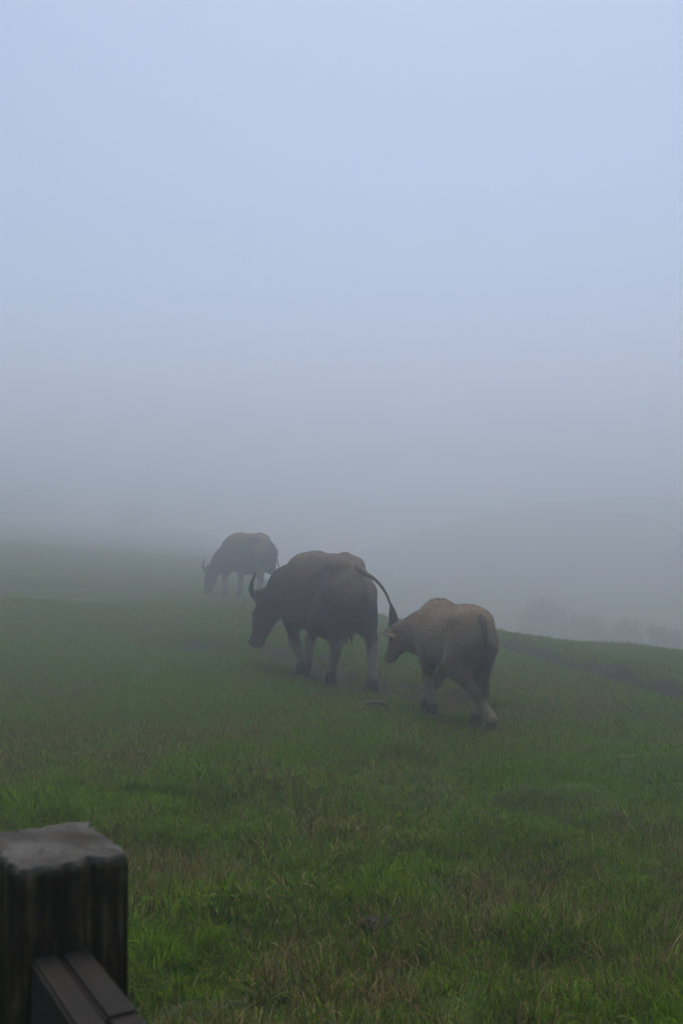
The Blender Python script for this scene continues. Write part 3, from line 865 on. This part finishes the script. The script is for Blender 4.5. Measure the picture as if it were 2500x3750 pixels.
x, y = plan(1630, 2640); lump('dung_pat', x, y, .085, 1.2, .5, 5, dg.m, 'brown dung mound in the grass under the calf', 'dung', .3)
x, y = plan(1376, 2578); lump('dung_pat', x, y, .075, 1.2, .6, 9, dg2.m, 'pale dry dung lump behind the middle buffalo', 'dung', .3)

# ------------------------------------------------------------------ shrubs and bare tree in the fog
bark = Mat('bark', .9, .1); s1 = bark.noise(bark.coord(), 20, 4); bark.col(bark.ramp(s1, [(.3, (.022, .018, .015)), (.7, (.07, .06, .05))]))
def leaf_mat(name, a, b):
    m = Mat(name, .7, .2); m.col(m.mix(m.attr('rnd'), a, b)); return m.m
leaf_green = leaf_mat('shrub_leaves', (.022, .034, .014), (.065, .085, .035))
leaf_brown = leaf_mat('dry_leaves', (.05, .035, .022), (.11, .085, .05))

def twig_mesh(segs, name, mat, parent, sides=5):
    V = []; F = []
    for (a, b, ra, rb) in segs:
        a = np.array(a); b = np.array(b); d = b - a; l = np.linalg.norm(d); d = d / max(l, 1e-6)
        u = np.cross(d, (.31, .72, .62)); u /= np.linalg.norm(u); w = np.cross(d, u); s = len(V)
        for p, r_ in ((a, ra), (b, rb)):
            for j in range(sides):
                t = 2 * math.pi * j / sides; V.append(p + r_ * (math.cos(t) * u + math.sin(t) * w))
        for j in range(sides): F.append((s + j, s + (j + 1) % sides, s + sides + (j + 1) % sides, s + sides + j))
    return link_mesh(name, mesh_np(name, V, F), mat, parent)

def grow(rr, p, d, ln, rad, depth, segs, tips, spread=.55, up=.15, n_child=(2, 4)):
    steps = 3
    for i in range(steps):
        d = d + Vector(rr.normal(0, .13, 3)) + Vector((0, 0, up * .2)); d.normalize()
        q = p + d * (ln / steps); r2 = rad * .86
        segs.append((tuple(p), tuple(q), rad, r2)); p, rad = q, r2
        if depth > 0 and i < steps - 1 and rr.random() < .7:
            dd = (d + Vector(rr.normal(0, spread, 3))).normalized()
            grow(rr, p, dd, ln * rr.uniform(.5, .75), rad * .6, depth - 1, segs, tips, spread, up, n_child)
    tips.append(tuple(p))
    if depth > 0:
        for _ in range(rr.integers(*n_child)):
            dd = (d + Vector(rr.normal(0, spread, 3))).normalized()
            grow(rr, p, dd, ln * rr.uniform(.6, .8), rad * .72, depth - 1, segs, tips, spread, up, n_child)

def shrub(x, y, h, w, seed, mat, label, n=2600, group='shrubs in the fog'):
    rr = np.random.default_rng(seed)
    root = empty('shrub', (x, y, float(ground_z(x, y)) - .05))
    segs, tips = [], []
    for i in range(13):
        a = rr.uniform(0, 6.28); tilt = rr.uniform(.1, 1.1)
        d = Vector((math.cos(a) * tilt * w / h, math.sin(a) * tilt * w / h, 1)).normalized()
        grow(rr, Vector((rr.normal(0, .012), rr.normal(0, .012), 0)), d, h * rr.uniform(.30, .48), .02, 2, segs, tips, .55)
    twig_mesh(segs, 'stem', bark.m, root, 4)
    T = np.array(tips); T = np.concatenate([T, np.array([s[1] for s in segs])])
    c = T[rr.integers(0, len(T), n)] + rr.normal(0, .055 * h, (n, 3))
    c[:, 2] = np.abs(c[:, 2]) + .05
    D = rr.normal(size=(n, 3)) + np.array([0, 0, .5]); D /= np.linalg.norm(D, axis=1)[:, None]
    s_ = np.cross(D, rr.normal(size=(n, 3))); s_ /= np.linalg.norm(s_, axis=1)[:, None]
    l = rr.uniform(.05, .11, n)[:, None] * (1 + .2 * h)
    V = np.stack([c, c + D * l * .5 + s_ * l * .3, c + D * l, c + D * l * .5 - s_ * l * .3], 1).reshape(-1, 3)
    b = np.arange(n) * 4
    me = mesh_np('leaves', V, np.stack([b, b + 1, b + 2, b + 3], 1)); fattr(me, 'rnd', np.repeat(rr.random(n), 4))
    link_mesh('leaves', me, mat, root, smooth=False)
    tag(root, label, 'shrub', group)
def at(u, d): return ((u - 1250) / 3646 * d, d)
shrub(*at(1985, 60.0), 2.5, 5.0, 1, leaf_green, 'hazy shrub nearest the calf, tallest of those on the right slope', 9000)
shrub(*at(2130, 56.0), 2.2, 5.5, 2, leaf_brown, 'second hazy brownish shrub from the calf on the right slope', 8000)
shrub(*at(2270, 52.0), 1.9, 5.0, 3, leaf_green, 'low hazy shrub third from the calf on the right slope', 7000)
shrub(*at(2420, 47.0), 1.7, 4.6, 4, leaf_green, 'rightmost low hazy shrub on the slope by the picture edge', 7000)
shrub(*at(480, 92.0), 3.0, 4.4, 5, leaf_brown, 'faint reddish shrub on the left skyline, nearer the far buffalo', 6000)
shrub(*at(60, 98.0), 4.8, 8.0, 6, leaf_brown, 'wide very faint shrub on the skyline at the left picture edge', 8000)

rr = np.random.default_rng(21)
tx, ty = at(2650, 68.0)
tree = empty('bare_tree', (tx, ty, float(ground_z(tx, ty)) - .1))
segs, tips = [], []
grow(rr, Vector((0, 0, 0)), Vector((-.1, 0, 1)), 2.0, .11, 0, segs, tips, .4)
top = Vector(tips[-1])
bs = []
for i in range(9):
    a = i * 2.4 + .4; d = Vector((math.cos(a) * .9, math.sin(a) * .9, rr.uniform(.25, 1.0))).normalized()
    grow(rr, Vector((0, 0, 1.3 + i * .1)) + Vector((-.1, 0, 0)), d, rr.uniform(.8, 1.25), .030, 4, bs, tips, .45, .12, (2, 3))
twig_mesh(segs, 'trunk', bark.m, tree, 8)
twig_mesh(bs, 'crown', bark.m, tree, 4)
tree.scale = (3.0, 3.0, 3.0)
tag(tree, 'faint bare leafless tree at the right picture edge', 'tree')

# ------------------------------------------------------------------ grass
if GRASS:
    gm = Mat('grass_blades', .9, .05)
    t = gm.attr('tint', 'INSTANCER'); rv = gm.attr('rnd'); hgt = gm.attr('along')
    green = gm.mix(rv, (.026, .084, .002), (.165, .270, .010))
    rv2 = gm.n('ShaderNodeMath', operation='POWER'); gm.l(rv, rv2.inputs[0]); rv2.inputs[1].default_value = 2.2
    dry = gm.mix(rv2.outputs[0], (.060, .042, .014), (.42, .315, .14))
    dark = gm.mix(rv, (.016, .028, .008), (.035, .05, .016))
    cmb = gm.n('ShaderNodeMath', operation='ADD'); gm.l(t, cmb.inputs[0]); 
    off = gm.n('ShaderNodeMath', operation='MULTIPLY_ADD'); gm.l(gm.attr('rnd2'), off.inputs[0]); off.inputs[1].default_value = .9; off.inputs[2].default_value = -.45
    gm.l(off.outputs[0], cmb.inputs[1])
    fac = gm.ramp(cmb.outputs[0], [(.45, (0, 0, 0)), (.60, (1, 1, 1))])
    col = gm.mix(fac, green, dry)
    gm.col(col)
    tr = gm.n('ShaderNodeBsdfTranslucent'); gm.l(col, tr.inputs['Color'])
    mx = gm.n('ShaderNodeMixShader'); mx.inputs[0].default_value = .28
    ou = gm.t.nodes['Material Output']
    gm.l(gm.p.outputs[0], mx.inputs[1]); gm.l(tr.outputs[0], mx.inputs[2]); gm.l(mx.outputs[0], ou.inputs['Surface'])

    def clump(name, n, rad, l0, l1, w, lean, bend, seed, segs=3):
        r = np.random.default_rng(seed)
        V = []; F = []; A = []; B = []; Al = []
        for i in range(n):
            a = r.uniform(0, 6.283); q = rad * math.sqrt(r.random())
            p = np.array([math.cos(a) * q, math.sin(a) * q, -.015])
            h = r.uniform(0, 6.283); dirh = np.array([math.cos(h), math.sin(h), 0])
            ln = r.uniform(l0, l1) * (1.15 - .4 * q / rad); th = abs(r.normal(0, lean)); bd = r.normal(bend, bend * .6)
            sd = np.array([-dirh[1], dirh[0], 0]); tw = r.normal(0, .5); ww = w * r.uniform(.6, 1.4)
            s0 = len(V); v1, v2 = r.random(), r.random()
            for k in range(segs + 1):
                t = k / segs
                wd_ = ww * (1 - t ** 1.6) * (1 if k else .8)
                sv = sd * math.cos(tw * t) + dirh * math.sin(tw * t)
                if k < segs: V += [p - sv * wd_ / 2, p + sv * wd_ / 2]; Al += [t, t]
                else: V += [p.copy()]; Al += [1]
                an = th + bd * t
                p = p + (dirh * math.sin(an) + np.array([0, 0, math.cos(an)])) * ln / segs
            for k in range(segs - 1):
                b = s0 + 2 * k; F += [(b, b + 1, b + 3), (b, b + 3, b + 2)]
            b = s0 + 2 * (segs - 1); F.append((b, b + 1, b + 2))
            A += [v1] * (2 * segs + 1); B += [v2] * (2 * segs + 1)
        me = mesh_np(name, np.array(V), np.array(F)); fattr(me, 'rnd', A); fattr(me, 'rnd2', B); fattr(me, 'along', Al)
        me.materials.append(gm.m)
        return bpy.data.objects.new(name, me)

    def scatter(name, label, protos, pts, idx, tint, scl, tilt=.15, seed=1):
        pc = bpy.data.collections.new(name + '_blades')
        for o in protos: pc.objects.link(o)
        r = np.random.default_rng(seed); n = len(pts)
        me = bpy.data.meshes.new(name); me.vertices.add(n); me.vertices.foreach_set('co', pts.astype(np.float32).ravel())
        fattr(me, 'tint', tint); fattr(me, 'scl', scl)
        a = me.attributes.new('idx', 'INT', 'POINT'); a.data.foreach_set('value', idx.astype(np.int32))
        a = me.attributes.new('rot', 'FLOAT_VECTOR', 'POINT')
        a.data.foreach_set('vector', np.stack([r.normal(0, tilt, n), r.normal(0, tilt, n), r.uniform(0, 6.283, n)], 1).astype(np.float32).ravel())
        o = link_mesh(name, me, None, smooth=False)
        ng = bpy.data.node_groups.new(name, 'GeometryNodeTree')
        ng.interface.new_socket('Geometry', in_out='INPUT', socket_type='NodeSocketGeometry')
        ng.interface.new_socket('Geometry', in_out='OUTPUT', socket_type='NodeSocketGeometry')
        N = ng.nodes; gi = N.new('NodeGroupInput'); go = N.new('NodeGroupOutput')
        ip = N.new('GeometryNodeInstanceOnPoints'); ci = N.new('GeometryNodeCollectionInfo')
        ci.inputs['Collection'].default_value = pc; ci.inputs['Separate Children'].default_value = True; ci.inputs['Reset Children'].default_value = True
        ip.inputs['Pick Instance'].default_value = True
        def na(nm, ty):
            q = N.new('GeometryNodeInputNamedAttribute'); q.data_type = ty; q.inputs['Name'].default_value = nm; return q.outputs['Attribute']
        L = ng.links.new
        L(gi.outputs[0], ip.inputs['Points']); L(ci.outputs[0], ip.inputs['Instance'])
        L(na('idx', 'INT'), ip.inputs['Instance Index']); L(na('rot', 'FLOAT_VECTOR'), ip.inputs['Rotation']); L(na('scl', 'FLOAT'), ip.inputs['Scale'])
        L(ip.outputs[0], go.inputs[0])
        mod = o.modifiers.new('scatter', 'NODES'); mod.node_group = ng
        tag(o, label, 'grass', None, 'stuff')
        return o

    def field(n, y0, y1, margin, r):
        """random points in the wedge the camera sees plus a margin, even per square metre"""
        out = []
        while sum(len(a) for a in out) < n:
            y = np.sqrt(r.uniform(y0 * y0, y1 * y1, n)); x = r.uniform(-.40 * y1 - margin, .40 * y1 + margin, n)
            y = r.uniform(y0, y1, n)
            k_ = np.abs(x) < .40 * y + margin
            out.append(np.stack([x[k_], y[k_]], 1))
        return np.concatenate(out)[:n]

    rg = np.random.default_rng(99)
    short = [clump('short_%02d' % i, 80, .15, .014, .040, .0042, .55, .7, 100 + i) for i in range(8)] + \
            [clump('shoot_%02d' % i, 60, .14, .030, .075, .0055, .45, .8, 150 + i) for i in range(8)]
    rough = [clump('tuft_%02d' % i, 95, .10, .045, .125, .0064, .45, .9, 200 + i, 4) for i in range(8)] + \
            [clump('wide_%02d' % i, 30, .09, .06, .15, .0105, .5, 1.1, 300 + i, 4) for i in range(4)]
    straw = [clump('straw_%02d' % i, 40, .10, .05, .15, .0042, .65, .9, 400 + i, 4) for i in range(8)]

    def roughness(x, y):
        e = 6.6 + 1.1 * (fbm(x * .5, y * .5, 5, 3) - .5) * 2 - .45 * np.clip(x + .5, 0, 4)
        return 1 - sstep(e - .6, e + .8, y)
    def tint_at(x, y):
        a = fbm(x * .55, y * .55, 81, 3); b = fbm(x * 2.1, y * 2.1, 91, 3)
        t = .11 + 1.3 * (a - .5) + .9 * (b - .5)
        return t - .03 * np.clip(x, -2, 3) * (1 - sstep(9, 14, y))
    # short grazed turf
    P1 = field(15000, 2.4, 9.5, 1.6, rg); P2 = field(24000, 9.5, 19, 1.8, rg); P3 = field(20000, 19, 44, 2.5, rg)
    P = np.concatenate([P1, P2, P3]); x, y = P.T
    s = soil(x, y); keep = rg.random(len(P)) > s * .88
    P = P[keep]; x, y = P.T
    trod = np.min([np.hypot(x - hx, y - hy) for hx, hy in HOOVES], axis=0) < .20
    P = P[~(trod & (rg.random(len(P)) < .8))]; x, y = P.T
    tall = rg.random(len(P)) < (1 - sstep(5.4, 7.4, y)) * .8
    z = ground_z(x, y)
    sc_v = rg.uniform(.75, 1.25, len(P)) * (1 + .25 * sstep(11, 19, y) + .9 * sstep(19, 40, y))
    scatter('turf_grass', 'short grazed green turf covering the pasture', short, np.stack([x, y, z], 1), rg.integers(0, 8, len(P)) + 8 * tall, tint_at(x, y) + .04, sc_v, .12, 3)
    # rough tussocks in the foreground
    P = field(20000, 2.4, 9.5, 1.6, rg); x, y = P.T
    dens = roughness(x, y) * (.35 + .9 * sstep(.35, .6, fbm(x * 1.6, y * 1.6, 111, 3)))
    keep = rg.random(len(P)) < dens * (1 - soil(x, y)); P = P[keep]; x, y = P.T
    big = fbm(x * 1.3, y * 1.3, 21, 3)
    scatter('rough_grass', 'longer rough grass in tussocks across the foreground', rough, np.stack([x, y, ground_z(x, y)], 1), rg.integers(0, len(rough), len(P)), tint_at(x, y), rg.uniform(.5, 1.05, len(P)) * (.15 + 1.45 * big), .2, 4)
    # dry straw mixed through
    P = field(20000, 2.4, 10.5, 1.6, rg); x, y = P.T
    d_ = sstep(.45, .62, fbm(x * 1.1 + 7, y * 1.1, 121, 4)) * (.18 + .82 * roughness(x, y)) * (1.15 - .30 * np.clip(x + .3, 0, 3))
    keep = rg.random(len(P)) < d_; P = P[keep]; x, y = P.T
    scatter('dry_grass', 'tan dry grass stalks mixed through the green', straw, np.stack([x, y, ground_z(x, y)], 1), rg.integers(0, len(straw), len(P)), np.full(len(P), .85), rg.uniform(.55, 1.15, len(P)), .2, 5)
